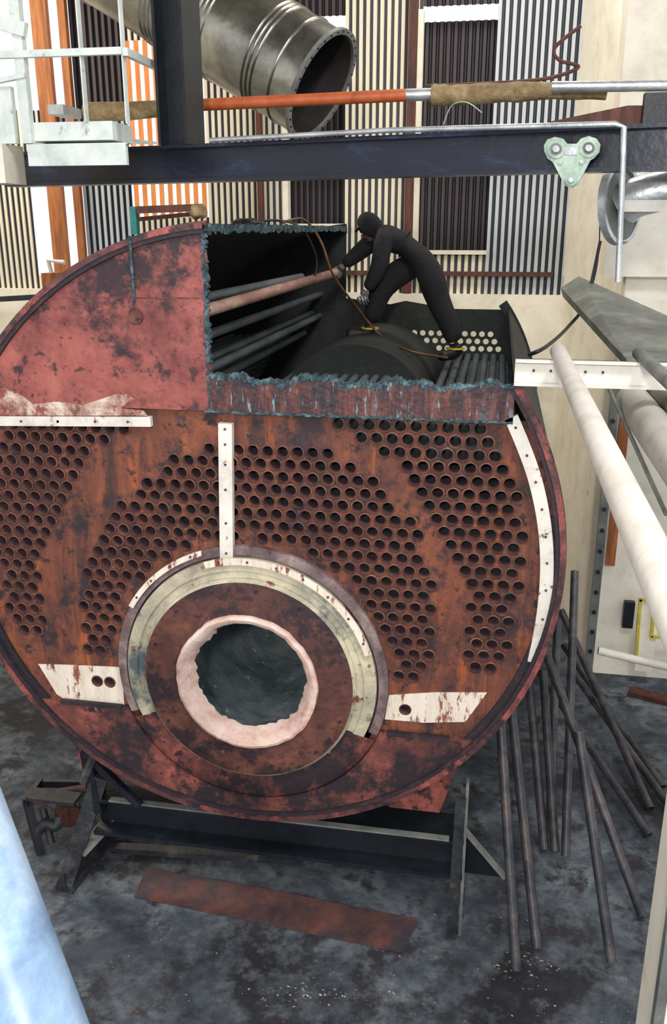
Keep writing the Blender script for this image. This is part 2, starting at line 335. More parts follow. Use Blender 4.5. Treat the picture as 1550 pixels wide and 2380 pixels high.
def strip(name,pl,w,y,th,m,bolts=6):
    pl=[Vector((q[0],0,q[1])) for q in pl]; A_=[];B_=[]
    for i,p in enumerate(pl):
        d=(pl[min(i+1,len(pl)-1)]-pl[max(i-1,0)]).normalized(); nrm=Vector((-d.z,0,d.x)); A_.append(p+nrm*w/2); B_.append(p-nrm*w/2)
    poly=[(q.x,q.z) for q in A_]+[(q.x,q.z) for q in B_[::-1]]
    o=[prism(name,poly,y-th,y,m)]
    bl=[]
    cp=curve_pts(pl,6)
    for k in range(bolts):
        p=cp[int((k+.5)/bolts*(len(cp)-1))]
        bl.append(tubegeo([(p.x,y-th-.005,p.z),(p.x,y-th+.002,p.z)],.008,8))
    o.append(multi(name+'_bolts',bl,m_rustplate,False)); return o
cs=[(1188,966),(1215,1030),(1240,1100),(1257,1170),(1267,1240),(1270,1310),(1266,1380),(1256,1455),(1240,1530)]
parts+=strip('curved_white_strip',[(p.x,p.z) for p in curve_pts([Vector((XZ(*q)[0],0,XZ(*q)[1])) for q in cs],5)],.078,-.02,.04,m_white,9)
parts+=strip('horizontal_white_strip',[XZ(-60,974),XZ(358,976)],.062,-.02,.04,m_white,7)
parts+=strip('vertical_white_strip',[XZ(530,980),XZ(531,1100),XZ(533,1300)],.086,-.02,.045,m_white,6)
parts.append(plate('white_patch_left',[XZ(*q) for q in [(92,1540),(180,1543),(286,1548),(292,1636),(180,1640),(135,1610)]],[circ(h[0],h[1],HR,12) for h in allh if inpx(h,225,272,1562,1622)],-.018,.006,m_patch))
parts.append(plate('white_patch_right',[XZ(*q) for q in [(905,1612),(1010,1606),(1132,1606),(1082,1674),(985,1676),(895,1668)]],[circ(h[0],h[1],HR,12) for h in allh if inpx(h,925,975,1622,1660)],-.018,.006,m_patch))
zc1=Z(640,1668)
tq=math.asin((zc1-ZC)/1.93)
cres=[(1.93*math.cos(t),ZC+1.93*math.sin(t)) for t in np.linspace(tq,-math.pi-tq,70)]
th0=math.asin(min(1,(zc1-ZF)/(RF+.01)))
inn=[(XF+(RF+.01)*math.cos(t),ZF+(RF+.01)*math.sin(t)) for t in np.linspace(-math.pi-th0,th0,60)]
inn=[(x,max(z,ZC-1.90)) for x,z in inn]
parts.append(prism('lower_front_plate',cres+inn,-.05,-.012,m_salmon2))
parts.append(bar('lower_plate_flange',(-1.35,-.055,zc1),(XF-RF,-.055,zc1),.03,.03,m_rimd)); parts.append(bar('lower_plate_flange_r',(XF+RF,-.055,zc1),(1.35,-.055,zc1),.03,.03,m_rimd))
parts.append(lathe('furnace_outer_ring',XF,ZF,[(RF,.0,0),(RF,-.05,0),(RF-.06,-.06,0),(RF-.065,-.03,1),(RF-.075,-.03,1)],[m_purp,m_rimd],96,-22,202))
parts.append(lathe('furnace_grey_ring',XF,ZF,[(RF-.07,-.0,0),(RF-.075,-.07,0),(RF-.15,-.09,0),(RF-.155,-.075,0),(RF-.2,-.085,0),(RF-.205,-.04,0)],[m_gray],96,-25,205))
parts.append(lathe('furnace_lower_ring',XF,ZF,[(RF-.0,-.04,0),(RF-.06,-.06,0),(RF-.12,-.055,0),(RF-.22,-.06,0)],[m_salmon2],96,205,335))
RB_=RF-.215
parts.append(lathe('furnace_flange',XF,ZF,[(RB_+.015,.0,1),(RB_+.015,-.10,1),(RB_-.005,-.12,0),(RB_-.16,-.135,0),(.47,-.135,0)],[m_flange,m_gray],96))
jj=[random.uniform(-.026,.020) for _ in range(97)]
for i in range(1,97): jj[i]=jj[i]*.55+jj[i-1]*.45
for i in range(14,34): jj[i]+=.03
parts.append(lathe('refractory_ring',XF,ZF,[(.48,-.13,0),(.475,-.155,0),(.455,-.165,0),(.428,-.15,0),(.398,-.09,0),(.38,-.03,1),(.41,.0,1),(.5,.05,1)],[m_refr,m_shell],96,jag=lambda j,i:(jj[j]*(1.0 if i in(5,6) else .3))))
parts.append(lathe('furnace_tube',XF,ZF,[(.56,.03,0)]+[(.55+(.014 if k%2 else 0),.05+k*.19,0) for k in range(18)]+[(0.01,3.5,0)],[m_furn],64))
bl=[]
for k in range(14):
    t=2*math.pi*k/14+.1; bl.append(tubegeo([(XF+(RB_-.05)*math.cos(t),-.14,ZF+(RB_-.05)*math.sin(t)),(XF+(RB_-.05)*math.cos(t),-.12,ZF+(RB_-.05)*math.sin(t))],.009,8))
parts.append(multi('flange_bolts',bl,m_rimd,False))
def arcpts(r,a0,a1,n=24): return [(XF+r*math.cos(math.radians(t)),ZF+r*math.sin(math.radians(t))) for t in np.linspace(a0,a1,n)]
parts+=strip('furnace_white_strip',arcpts(RF-.085,18,108),.045,-.095,.012,m_patch,7)
parts+=strip('furnace_white_strip_b',arcpts(RF-.01,108,150),.035,-.07,.012,m_patch,4)
YP=LEN-1.0
dt=P(858,772,y=YP); dcx=dt.x; dr=.72
parts.append(pipe('combustion_chamber',[(dcx,LEN-2.0,dt.z-dr),(dcx,LEN-.05,dt.z-dr)],dr,m_shell,48))
for i,(px,py,y) in enumerate([(500,850,1.0),(500,772,1.0),(505,880,1.6),(560,800,2.0)]):
    p=P(px,py,y=y); parts.append(pipe('stay_rod_%d'%(i+1),[(p.x,.0,p.z),(p.x,LEN,p.z)],.034,m_tube))
g=[P(300,548,y=-.09),P(305,600,y=-.09),P(312,712,y=-.08)]
parts.append(pipe('hanging_rod',g,.010,m_flame,8)); p=P(315,735,y=-.055)
parts.append(lathe('plate_boss',p.x,p.z,[(.05,-.05,0),(.045,-.06,0),(.03,-.055,0),(.001,-.055,0)],[m_salmon2],24))
parts.append(prism('saddle_left',[(-1.45,ZC-1.4),(-.75,ZC-1.85),(-.8,.97),(-1.35,.97)],.15,.35,m_salmon2))
parts.append(prism('saddle_right',[(1.45,ZC-1.4),(.95,ZC-1.75),(.95,.97),(1.3,.97)],.15,.35,m_salmon2))
group('scrapped_fire_tube_boiler',parts)
# ------------------------------------------------------------ support frame
fp=[]
yb=.2
L0=P(250,1890,y=yb); R0=P(1045,1945,y=yb); zb=(L0.z+R0.z)/2
fp.append(ibeam('cross_beam',(L0.x-.05,yb,zb),(R0.x+.1,yb,zb),.30,.32,.03,m_black))
fp.append(bar('beam_light_flange',(L0.x+.1,yb-.14,zb+.165),(R0.x,yb-.14,zb+.165),.05,.012,m_greyduct))
fb=P(1048,2178,z=0)
xl=fb.x
fp.append(bar('right_leg',(xl,fb.y,0),(xl+.02,fb.y,zb+.5),.05,.07,m_frame,(1,0,0)))
fp.append(bar('right_leg_back',(xl+.06,fb.y+.06,0),(xl+.06,fb.y+.06,zb+.6),.08,.02,m_greyduct,(1,0,0)))
lb=P(150,2075,z=0)
fp.append(bar('left_leg',P(150,2060,z=0.0),P(235,1800,y=.1),.10,.12,m_frame))
fp.append(ibeam('left_sill',(lb.x,lb.y,.1),(lb.x+.15,1.4,.1+.0),.14,.2,.02,m_frame))
fp.append(bar('left_sill_web',(lb.x+.12,lb.y+.1,.32),(L0.x+.1,.3,zb-.05),.12,.04,m_greyduct))
fp.append(bar('left_brace_a',P(200,1750,y=.0),P(325,1872,y=-.02),.05,.05,m_black))
fp.append(bar('left_brace_b',P(205,1740,y=.1),P(232,1880,y=.1),.12,.08,m_black))
fp.append(bar('left_brace_c',P(190,1820,y=-.1),P(225,1740,y=0),.04,.04,m_frame))
g1=P(1070,1915,y=.3);g2=P(1172,2035,y=.3)
fp.append(prism('gusset',[(g1.x,g1.z),(g2.x,g2.z),(g1.x,g2.z)],.28,.31,m_black))
fp.append(bar('gusset_edge',(g1.x,.29,g1.z),(g2.x,.29,g2.z),.06,.02,m_greyduct))
fp.append(bar('floor_tie',P(260,1970,z=.05),P(1060,2020,z=.05),.08,.05,m_frame))
fp.append(box('rear_cross_beam',(-1.5,LEN-.7,.6),(1.5,LEN-.4,.9),m_black))
fp.append(box('rear_leg',( -1.3,LEN-.7,0),(-1.1,LEN-.4,.7),m_black)); fp.append(box('rear_leg_b',( 1.1,LEN-.7,0),(1.3,LEN-.4,.7),m_black))
fp.append(prism('rear_saddle',[(-1.4,ZC-1.45),(-.5,ZC-1.95),(.5,ZC-1.95),(1.4,ZC-1.45),(1.3,.9),(-1.3,.9)],LEN-.65,LEN-.45,m_black))
group('boiler_support_frame',fp)
# ------------------------------------------------------------ room
YW=7.2
XWR=P(1305,650,y=YW).x
floor=box('floor',(-9,-6,-.1),(7,YW+.1,0),m_floor)
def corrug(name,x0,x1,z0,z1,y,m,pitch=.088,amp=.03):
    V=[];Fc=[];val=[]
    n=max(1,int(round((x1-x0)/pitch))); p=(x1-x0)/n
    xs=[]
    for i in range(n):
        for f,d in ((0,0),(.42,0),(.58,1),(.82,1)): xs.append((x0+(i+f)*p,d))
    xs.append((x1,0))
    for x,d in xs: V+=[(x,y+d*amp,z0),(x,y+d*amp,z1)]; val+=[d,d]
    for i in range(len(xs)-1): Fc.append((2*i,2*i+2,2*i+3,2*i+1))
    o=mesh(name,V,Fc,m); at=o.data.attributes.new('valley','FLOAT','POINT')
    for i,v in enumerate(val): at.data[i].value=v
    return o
ZTOP=9.5
box('ceiling',(-9.1,-2.5,ZTOP),(7.1,YW+.1,ZTOP+.1),m_ceil)
box('wall_left',(-9.1,-2.5,0),(-9,YW+.1,ZTOP),m_cream)
zl=P(1170,684,y=YW).z
def wx(px,py=350): return P(px,py,y=YW).x
def wz(px,py): return P(px,py,y=YW).z
wp=[]
def pan(name,x0,x1,pt,pb,m,y=YW,mid=None):
    xm=(x0+x1)/2
    z1=ZTOP if pt is None else wz(xm,pt); z0=zl if pb is None else wz(xm,pb)
    wp.append(corrug(name,wx(x0),wx(x1),z0,z1,y,m))
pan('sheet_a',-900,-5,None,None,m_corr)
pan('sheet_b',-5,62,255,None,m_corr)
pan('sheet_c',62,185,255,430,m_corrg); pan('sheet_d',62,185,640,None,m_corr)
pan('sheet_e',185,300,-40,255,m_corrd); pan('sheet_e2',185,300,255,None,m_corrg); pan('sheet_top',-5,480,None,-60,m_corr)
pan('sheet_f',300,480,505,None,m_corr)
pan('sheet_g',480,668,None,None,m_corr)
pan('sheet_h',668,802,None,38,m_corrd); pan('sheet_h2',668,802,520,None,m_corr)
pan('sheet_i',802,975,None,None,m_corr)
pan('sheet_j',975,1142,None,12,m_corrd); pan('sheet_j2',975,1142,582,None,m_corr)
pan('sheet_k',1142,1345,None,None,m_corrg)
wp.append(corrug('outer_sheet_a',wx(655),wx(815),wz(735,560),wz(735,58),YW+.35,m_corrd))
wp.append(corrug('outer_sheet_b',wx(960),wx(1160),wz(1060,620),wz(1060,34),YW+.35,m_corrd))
wp.append(box('post_a',(wx(945),YW-.12,zl),(wx(965),YW-.01,ZTOP),m_dwood))
wp.append(box('post_b',(wx(600),YW-.1,zl),(wx(612),YW-.01,ZTOP),m_dwood))
wp.append(box('girt',(wx(800),YW-.1,wz(1000,640)),(wx(1305),YW-.01,wz(1000,630)),m_dwood))
for i,(px,w) in enumerate([(108,34),(168,16)]): wp.append(box('timber_%d'%i,(wx(px),YW-.1,zl),(wx(px+w),YW-.01,ZTOP),m_wood))
for i in range(9): wp.append(box('slat_%d'%i,(wx(304+i*20),YW+.02,wz(390,508)),(wx(304+i*20+11),YW+.022,wz(390,90)),m_slat))
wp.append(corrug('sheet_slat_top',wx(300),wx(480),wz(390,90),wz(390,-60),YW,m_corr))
for nme,(x0,x1,pt,pb) in {'j':(975,1142,20,582),'h':(668,802,42,520)}.items():
    zt_,zb_=wz((x0+x1)/2,pt),wz((x0+x1)/2,pb)
    wp.append(box('trim_%s1'%nme,(wx(x0)-.06,YW-.05,zb_),(wx(x0)+.01,YW+.1,zt_),m_cream)); wp.append(box('trim_%s2'%nme,(wx(x0),YW-.05,zb_-.05),(wx(x1),YW+.1,zb_),m_cream))
group('wall_back',wp)
box('wall_back_lower',(-9,YW-.12,0),(XWR+.05,YW+.12,zl),m_cream)
YF=P(1365,1562,z=0).y; XF2=P(1365,1562,z=0).x
mesh('wall_right',[(XWR,YW+.1,0),(XF2,YF+.22,0),(XF2+.6,YF+.22,0),(XF2+.6,YW+.1,0),(XWR,YW+.1,ZTOP),(XF2,YF+.22,ZTOP),(XF2+.6,YF+.22,ZTOP),(XF2+.6,YW+.1,ZTOP)],[(3,2,1,0),(4,5,6,7),(0,1,5,4),(1,2,6,5),(2,3,7,6),(3,0,4,7)],m_cream)
zft=P(1450,640,y=YF).z
box('wall_right_front',(XF2,YF,0),(XF2+4,YF+.2,zft),m_cream)
p=P(1430,300,y=YF-.1)
box('pilaster_right',(p.x,YF-.25,zft),(p.x+4,YF+.2,ZTOP),m_cream)
# steel corner channel
e=[bar('web',(XF2+.0,YF-.05,0.02),(XF2+.0,YF-.05,P(1400,900,y=YF).z),.09,.03,m_greyduct,(0,1,0))]
bl=[]
for k in range(14):
    z=.3+k*.24; bl.append(tubegeo([(XF2,YF-.09,z),(XF2,YF-.06,z)],.022,8))
e.append(multi('bolts',bl,m_black,False)); e.append(bar('timber_strip',(XF2+.12,YF-.04,P(1400,1310,y=YF).z),(XF2+.12,YF-.04,P(1400,920,y=YF).z),.10,.03,m_wood,(0,1,0)))
group('steel_corner_channel',e)
# ------------------------------------------------------------ crane beam, column, trolley
rb=P(1600,341,y=.9); lbm=P(25,396,z=rb.z)
bd_=(rb-lbm).normalized()
group('crane_runway_beam',[ibeam('beam',lbm,rb+bd_*1.5,.18,.265,.025,m_beam)])
sd=Vector((bd_.y,-bd_.x,0)).normalized()
cpt=P(430,300,y=(lbm+(rb-lbm)*.26).y)
cb=lbm+(rb-lbm)*((cpt.x-lbm.x)/(rb.x-lbm.x))
ibeam('steel_column',(cb.x,cb.y,rb.z+.133),(cb.x,cb.y,ZTOP),.24,.26,.025,m_black,(bd_.x,bd_.y,0))
def onbeam(px,py,off=-.12):
    n=np.array(sd); d=fwd+rt*(px-775)/F-up*(py-1190)/F; o=np.array(lbm)+n*(-off)
    t=((o-C)@n)/(d@n); return Vector(C+d*t)
def flat(name,pl,off,th,m):
    f=[onbeam(px,py,off) for px,py in pl]; b=[v-sd*th for v in f]; n=len(f)
    return mesh(name,f+b,[tuple(range(n)),tuple(range(2*n-1,n-1,-1))]+[(i,i+n,(i+1)%n+n,(i+1)%n) for i in range(n)],m)
out=[(1265,352),(1264,338),(1272,324),(1290,318),(1308,322),(1318,334),(1340,334),(1350,322),(1368,316),(1386,322),(1395,336),(1392,354),(1380,368),(1372,372),(1342,428),(1326,438),(1312,430),(1284,376),(1272,368)]
tr=[flat('side_plate',out,-.16,.02,m_green)]
def disc(name,px,py,rpx,off,th,m,n=24): return flat(name,[(px+rpx*math.cos(2*math.pi*k/n),py+rpx*math.sin(2*math.pi*k/n)) for k in range(n)],off,th,m)
for i,(a_,b_) in enumerate(((1292,346),(1368,344))):
    tr+= [disc('wheel_boss_%d'%i,a_,b_,22,-.17,.015,m_green),disc('wheel_groove_%d'%i,a_,b_,14,-.172,.01,m_greyduct),disc('axle_%d'%i,a_,b_,8,-.19,.03,m_galv)]
tr+= [disc('hook_boss',1327,418,14,-.175,.02,m_green),disc('hook_pin',1327,418,6,-.19,.03,m_galv),disc('centre_bolt',1302,378,5,-.17,.02,m_galv),disc('centre_bolt_b',1352,376,5,-.17,.02,m_galv)]
tr.append(flat('name_plate',[(1312,342),(1342,342),(1342,360),(1312,360)],-.165,.01,m_galv))
tr.append(flat('rear_side_plate',out,.16,.02,m_green))
group('beam_trolley',tr)
pipe('silver_conduit',[onbeam(490,326,-.2),onbeam(900,303,-.2),onbeam(1430,288,-.2),onbeam(1450,296,-.2),onbeam(1447,400,-.2),onbeam(1436,655,-.2)],.018,m_galv,10)
# ------------------------------------------------------------ pipes up high
YO=2.3
lr=[.07,.085,.075,.08,.07,.075,.075,.07,.075,.075,.07,.066,.075,.066,.062,.058,.062,.058,.05,.05,.05]
group('overhead_pipe_run',[pipe('orange_pipe',[P(300,252,y=YO),P(945,221,y=YO)],.045,m_orange),
 pipe('silver_coupling',[P(943,221,y=YO),P(1004,219,y=YO)],.045,m_galv),
 pipe('canvas_lagging',curve_pts([P(1002,222,y=YO),P(1060,221,y=YO),P(1150,216,y=YO),P(1290,211,y=YO),P(1410,216,y=YO)],5),lr,m_lag,16),
 pipe('silver_pipe',[P(1282,202,y=YO-.15),P(1640,198,y=YO-.15)],.038,m_galv),
 pipe('lagging_left',[P(200,262,y=YO),P(300,258,y=YO),P(400,250,y=YO)],[.08,.07,.06],m_lag),
 pipe('tie_wire',curve_pts([P(1030,290,y=2.2),P(1050,245,y=2.2),P(1085,238,y=2.2),P(1120,262,y=2.2)],6),.005,m_green,6),
 pipe('red_conduit',curve_pts([P(990,200,y=2.6),P(1200,190,y=2.6),P(1290,178,y=2.6),P(1345,155,y=2.6),P(1300,140,y=2.6),P(1290,110,y=2.6),P(1350,60,y=2.6)],6),.014,m_dwood,8)])
Mo=P(748,200,y=3.5); dd=Vector((.84,-.2,-.49)).normalized(); rd=.475
E=Mo-dd*5.0
du=[]
Vd,Fd=tubegeo([E,Mo],rd,48,rd-.015); du.append(multi('duct_barrel',[(Vd,Fd)],m_duct))
bands=[]
for t in (.25,.45,.5,.55,1.05,1.1,1.15,1.6,1.65,1.7,1.75,2.6,2.65,2.7,3.4):
    bands.append(tubegeo([Mo-dd*(t+.02),Mo-dd*(t+.01),Mo-dd*t,Mo-dd*(t-.012)],[rd,rd+.014,rd+.014,rd],48,None,False))
du.append(multi('duct_ribs',bands,m_duct))
du.append(multi('duct_flange',[tubegeo([Mo-dd*.02,Mo+dd*.015],rd+.032,48,rd-.016)],m_greyduct))
bl=[]
ax=dd.orthogonal().normalized(); ay=dd.cross(ax)
for k in range(32):
    t=2*math.pi*k/32; q=Mo+(ax*math.cos(t)+ay*math.sin(t))*(rd+.01); bl.append(tubegeo([q+dd*.01,q+dd*.025],.009,6))
du.append(multi('flange_bolts',bl,m_black,False))
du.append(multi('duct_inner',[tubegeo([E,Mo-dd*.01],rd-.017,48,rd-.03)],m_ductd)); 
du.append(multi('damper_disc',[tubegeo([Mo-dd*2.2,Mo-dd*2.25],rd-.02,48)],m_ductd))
group('exhaust_duct',du)
# ------------------------------------------------------------ white platform top left
pl=[]
yp=1.2
def q_(px,py,y=yp): return P(px,py,y=y)
pl.append(box('toe_board',q_(62,335),q_(300,384,yp+.04),m_rail))
pl.append(mesh('deck',[q_(60,335),q_(298,335),q_(400,335,yp+2.2),q_(150,300,yp+2.2)],[(0,1,2,3)],m_rail))
pl.append(box('upper_box',q_(68,285,yp+.05),q_(308,335,yp+.4),m_rail))
pl.append(box('lower_left_box',q_(-120,335),q_(62,430,yp+.3),m_cream))
pl.append(box('left_panel',q_(-120,205,yp+.05),q_(45,335,yp+.1),m_rail))
pl.append(box('post_a',q_(172,-60),q_(205,285,yp+.06),m_rail))
pl.append(box('post_b',q_(272,-60),q_(300,290,yp+.06),m_rail))
pl.append(box('post_c',q_(36,-60),q_(62,335,yp+.06),m_rail))
pl.append(bar('mid_rail',q_(-60,130),q_(285,118),.04,.045,m_rail)); pl.append(bar('side_rail',q_(290,120),q_(395,170,yp+1.2),.04,.05,m_rail))
pl.append(bar('upper_rail',q_(-60,35),q_(60,70),.05,.09,m_rail)); pl.append(bar('left_rail',q_(-60,200),q_(60,175),.04,.03,m_rail))
pl.append(box('duct_box',q_(110,243,yp+.3),q_(190,276,yp+.6),m_galv))
group('white_access_platform',pl)
# ------------------------------------------------------------ right side pipes and strut
ys=-.22
sp=[]
sA=P(1196,864,y=ys); zS=sA.z
sp.append(box('strut_web',(sA.x,ys,zS-.07),(sA.x+2.2,ys+.02,zS+.07),m_pipew))
sp.append(box('strut_top',(sA.x,ys-.04,zS+.055),(sA.x+2.2,ys+.02,zS+.07),m_pipew)); sp.append(box('strut_bottom',(sA.x,ys-.04,zS-.07),(sA.x+2.2,ys+.02,zS-.055),m_pipew))
bl=[]
for i in range(12): bl.append(tubegeo([(sA.x+.1+i*.09+(.4 if i>4 else 0),ys-.012,zS+.01),(sA.x+.1+i*.09+(.4 if i>4 else 0),ys+.001,zS+.01)],.007,8))
sp.append(multi('strut_slots',bl,m_black,False)); group('pipe_support_strut',sp)
def axpipe(name,px,py,y0,y1,r,m):
    p=P(px,py,y=y0); return pipe(name,[(p.x,y1,p.z),(p.x,y0-.02,p.z),(p.x,y0,p.z)],[r,r,r*.85],m,24)
axpipe('white_pipe',1296,815,0,-4.4,.044,m_pipew)
axpipe('white_pipe',1468,930,.5,-4.4,.10,m_pipew)
axpipe('white_pipe',1482,820,0,-4.4,.033,m_greyduct)
axpipe('white_pipe',1520,900,.5,-4.4,.05,m_greyduct)
pipe('thin_conduit',[P(1405,880,y=.5),P(1548,1195,y=-.8)],.012,m_greyduct,8)
pipe('stub_pipe',[P(1390,1512,y=1.6),P(1600,1562,y=1.6)],.032,m_pipew,12)
mesh('grey_trunking',[P(1303,668,y=YF),P(1345,642,y=YF),P(1700,800,y=1.9),P(1455,834,y=1.3),P(1308,690,y=YF),P(1462,862,y=1.3),P(1700,860,y=1.3),P(1700,835,y=1.3)],[(0,3,7,2,1),(0,4,5,3),(0,1,4),(3,5,6,7)],m_greyduct)
el=[pipe('elbow_pipe',curve_pts([P(1450,478,y=1.4),P(1490,455,y=1.35),P(1600,430,y=1.3)],6),.13,m_galv,24)]
cpn=P(1444,474,y=1.42)
el.append(multi('cap_disc',[tubegeo([cpn,cpn+Vector((-.024,.016,-.004))],.26,40)],m_greyduct))
el.append(multi('cap_ring',[tubegeo([cpn+Vector((.012,-.008,0)),cpn+Vector((-.03,.02,-.004))],.265,40,.235)],m_galv))
el.append(box('elbow_ledge',P(1445,465,y=1.2),P(1600,492,y=1.25),m_pipew))
group('silver_vent_elbow',el)
group('dark_shelf_bracket',[mesh('brace',[P(1280,282,y=2.2),P(1460,245,y=2.2),P(1600,245,y=2.2),P(1600,290,y=2.2),P(1280,288,y=2.2),P(1460,245,y=2.4),P(1280,282,y=2.4)],[(0,4,3,2,1),(0,1,5,6)],m_dwood),box('clamp_block',P(1500,215,y=2.1),P(1545,290,y=2.2),m_black)])
group('wall_handle',[box('handle',P(1452,1400,y=YF-.12),P(1468,1455,y=YF-.05),m_black),box('back_plate',P(1456,1410,y=YF-.05),P(1464,1445,y=YF),m_black)])
yf=YF-.3
group('yellow_stand',[bar('post_l',P(1488,1392,y=yf),P(1478,1535,y=yf),.03,.03,m_yellow),bar('post_r',P(1522,1398,y=yf),P(1514,1480,y=yf),.03,.03,m_yellow),bar('top',P(1486,1394,y=yf),P(1524,1398,y=yf),.03,.03,m_yellow),bar('mid',P(1512,1480,y=yf),P(1600,1484,y=yf),.03,.03,m_yellow),box('panel',P(1492,1402,y=yf+.03),P(1514,1560,y=yf+.05),m_cream),bar('base',P(1462,1606,z=.03),P(1600,1640,z=.03),.15,.05,m_dwood)])
xp=P(1528,2000,y=-1.75).x
group('white_near_post',[box('post',(xp,-2.1,0),(xp+.5,-1.75,P(1540,1545,y=-1.75).z),m_cream),box('edge_channel',(xp-.02,-2.12,0),(xp+.02,-2.07,P(1540,1600,y=-1.75).z),m_greyduct)])
pipe('foreground_handrail',[P(-230,1500,y=-3.2),P(150,2560,y=-3.75)],.105,m_blue,32)
# ------------------------------------------------------------ loose tubes leaning on the right
lt=[((1160,1620),(1200,2255),.95),((1185,1610),(1248,2203),1.1),((1228,1560),(1265,1975),1.0),((1296,1440),(1276,1952),1.4),((1336,1328),(1314,1990),1.5),((1345,1700),(1421,2237),.8),((1270,1520),(1492,2128),1.3),((1262,1560),(1290,1980),1.0),((1240,1540),(1508,1942),1.6),((1310,1500),(1540,1830),1.6),((1305,1420),(1512,1880),1.9),((1330,1560),(1560,1880),1.4)]
lp=[]
for i,(t,b_,dy) in enumerate(lt):
    B0=P(b_[0],b_[1],z=.04); T0=P(t[0],t[1],y=B0.y+dy)
    lp.append(pipe('tube_%d'%(i+1),[B0,T0],.036,m_loose,14,.029))
group('pile_of_removed_boiler_tubes',lp)
rp=[P(340,2018,z=.03),P(600,2062,z=.03),P(970,2136,z=.03),P(938,2212,z=.02),P(640,2150,z=.02),P(312,2082,z=.02)]
mesh('rusty_offcut_plate',rp+[v+Vector((0,0,-.015)) for v in rp],[(0,1,4,5),(1,2,3,4)]+[(i,(i+1)%6,(i+1)%6+6,i+6) for i in range(6)],m_rustplate)
db=[]
for k in range(420):
    if k<280: px,py=random.uniform(120,1500),random.uniform(1700,2400)
    elif k<340: px,py=random.gauss(1210,45),random.gauss(2235,25)
    else: px,py=random.gauss(740,90),random.gauss(2310,14)
    p=P(px,py,z=0); s=random.uniform(.004,.014)*(1 if k<280 else 1.4)
    V=[p+Vector((random.uniform(-s,s),random.uniform(-s,s),random.uniform(0,s*.5))) for _ in range(3)]+[p+Vector((0,0,s*.6)),p+Vector((s,0,.001)),p+Vector((-s,s*.3,.001))]
    db.append((V,[(0,1,3),(1,2,3),(2,0,3),(4,5,3)]))
multi('floor_rubble',db,mat('rubble',[(.4,(90,76,70)),(.5,(150,144,136)),(.6,(200,195,186))],20,.9,0,0),False)
mc=[box('frame_top',P(62,1862,z=.45),P(190,1842,z=.48),m_frame),bar('rail_a',P(60,1860,z=.4),P(200,1838,z=.4),.05,.1,m_rustplate),bar('rail_b',P(95,1818,z=.4),P(60,1868,z=.4),.04,.08,m_black),bar('rail_c',P(95,1820,z=.4),P(205,1822,z=.4),.04,.06,m_black),bar('leg_a',P(62,1860,z=.4),P(95,1985,z=0.),.06,.06,m_black),bar('leg_b',P(195,1840,z=.4),P(190,1960,z=0.),.06,.06,m_black),
 pipe('valve_body',curve_pts([P(85,1935,z=.15),P(105,1915,z=.22),P(130,1920,z=.2),P(140,1900,z=.25)],5),.045,m_frame,14),pipe('valve_pipe',[P(100,1880,z=.3),P(120,1960,z=.05)],.03,m_frame),pipe('hub',[P(150,1880,z=.25),P(165,1900,z=.25)],.09,m_dwood,20)]
group('small_pump_skid',mc)
ys2=1.5
group('teal_bracket_frame',[box('teal_upright',P(300,480,y=ys2),P(326,545,y=ys2+.06),m_teal),bar('brown_rail',P(320,488,y=ys2),P(470,482,y=ys2),.05,.05,m_dwood),bar('brown_rail_b',P(320,510,y=ys2+.3),P(470,495,y=ys2+.3),.04,.03,m_dwood)])
group('cable_tray_left',[bar('tray',P(-80,700,y=5),P(90,690,y=5),.1,.06,m_frame),box('wooden_box',P(95,635,y=5),P(150,690,y=5.3),m_wood),pipe('stand',[P(125,655,y=5.1),P(112,605,y=5.1),P(150,610,y=5.1)],.03,m_pipew)])
pipe('gas_hose',curve_pts([P(655,518,y=LEN-2.2),P(705,510,y=LEN-1.8),P(745,560,y=LEN-1.7),P(775,640,y=LEN-1.6),P(830,715,y=LEN-1.3),P(885,780,y=LEN-1.2),P(950,815,y=LEN-1.5),P(1040,832,y=LEN-1.4)],8),.012,m_hose,8)
pipe('gas_hose',curve_pts([P(590,520,y=LEN-2.6),P(640,512,y=LEN-2.2),P(700,530,y=LEN-2.1),P(735,600,y=LEN-1.9),P(728,660,y=LEN-1.9)],8),.010,m_blk,8)
pipe('power_cable',curve_pts([P(1395,560,y=YF-.3),P(1362,700,y=YF-.4),P(1320,760,y=YF-.6),P(1270,805,y=1.9),P(1228,825,y=1.8)],8),.016,m_blk,8)
pipe('wall_wire',curve_pts([P(1395,470,y=YF-.2),P(1390,600,y=YF-.2),P(1370,690,y=YF-.2)],6),.006,m_blk,6)
def blob(name,c,s,m,seed):
    bm=bmesh.new(); bmesh.ops.create_icosphere(bm,subdivisions=3,radius=1)
    for v in bm.verts:
        f=1+.35*noise.noise(v.co*1.7+Vector((seed,0,0))); v.co=Vector((v.co.x*s[0]*f,v.co.y*s[1]*f,v.co.z*s[2]*f))+c
    me=bpy.data.meshes.new(name); bm.to_mesh(me); bm.free(); me.materials.append(m)
    for q in me.polygons: q.use_smooth=True
    o=bpy.data.objects.new(name,me); col.objects.link(o); return o
blob('crumpled_sacking',P(460,492,y=1.4),(.07,.07,.05),m_lag,3)
blob('crumpled_sacking',P(575,522,y=2.4)+Vector((0,0,.0)),(.15,.1,.05),m_blk,8)
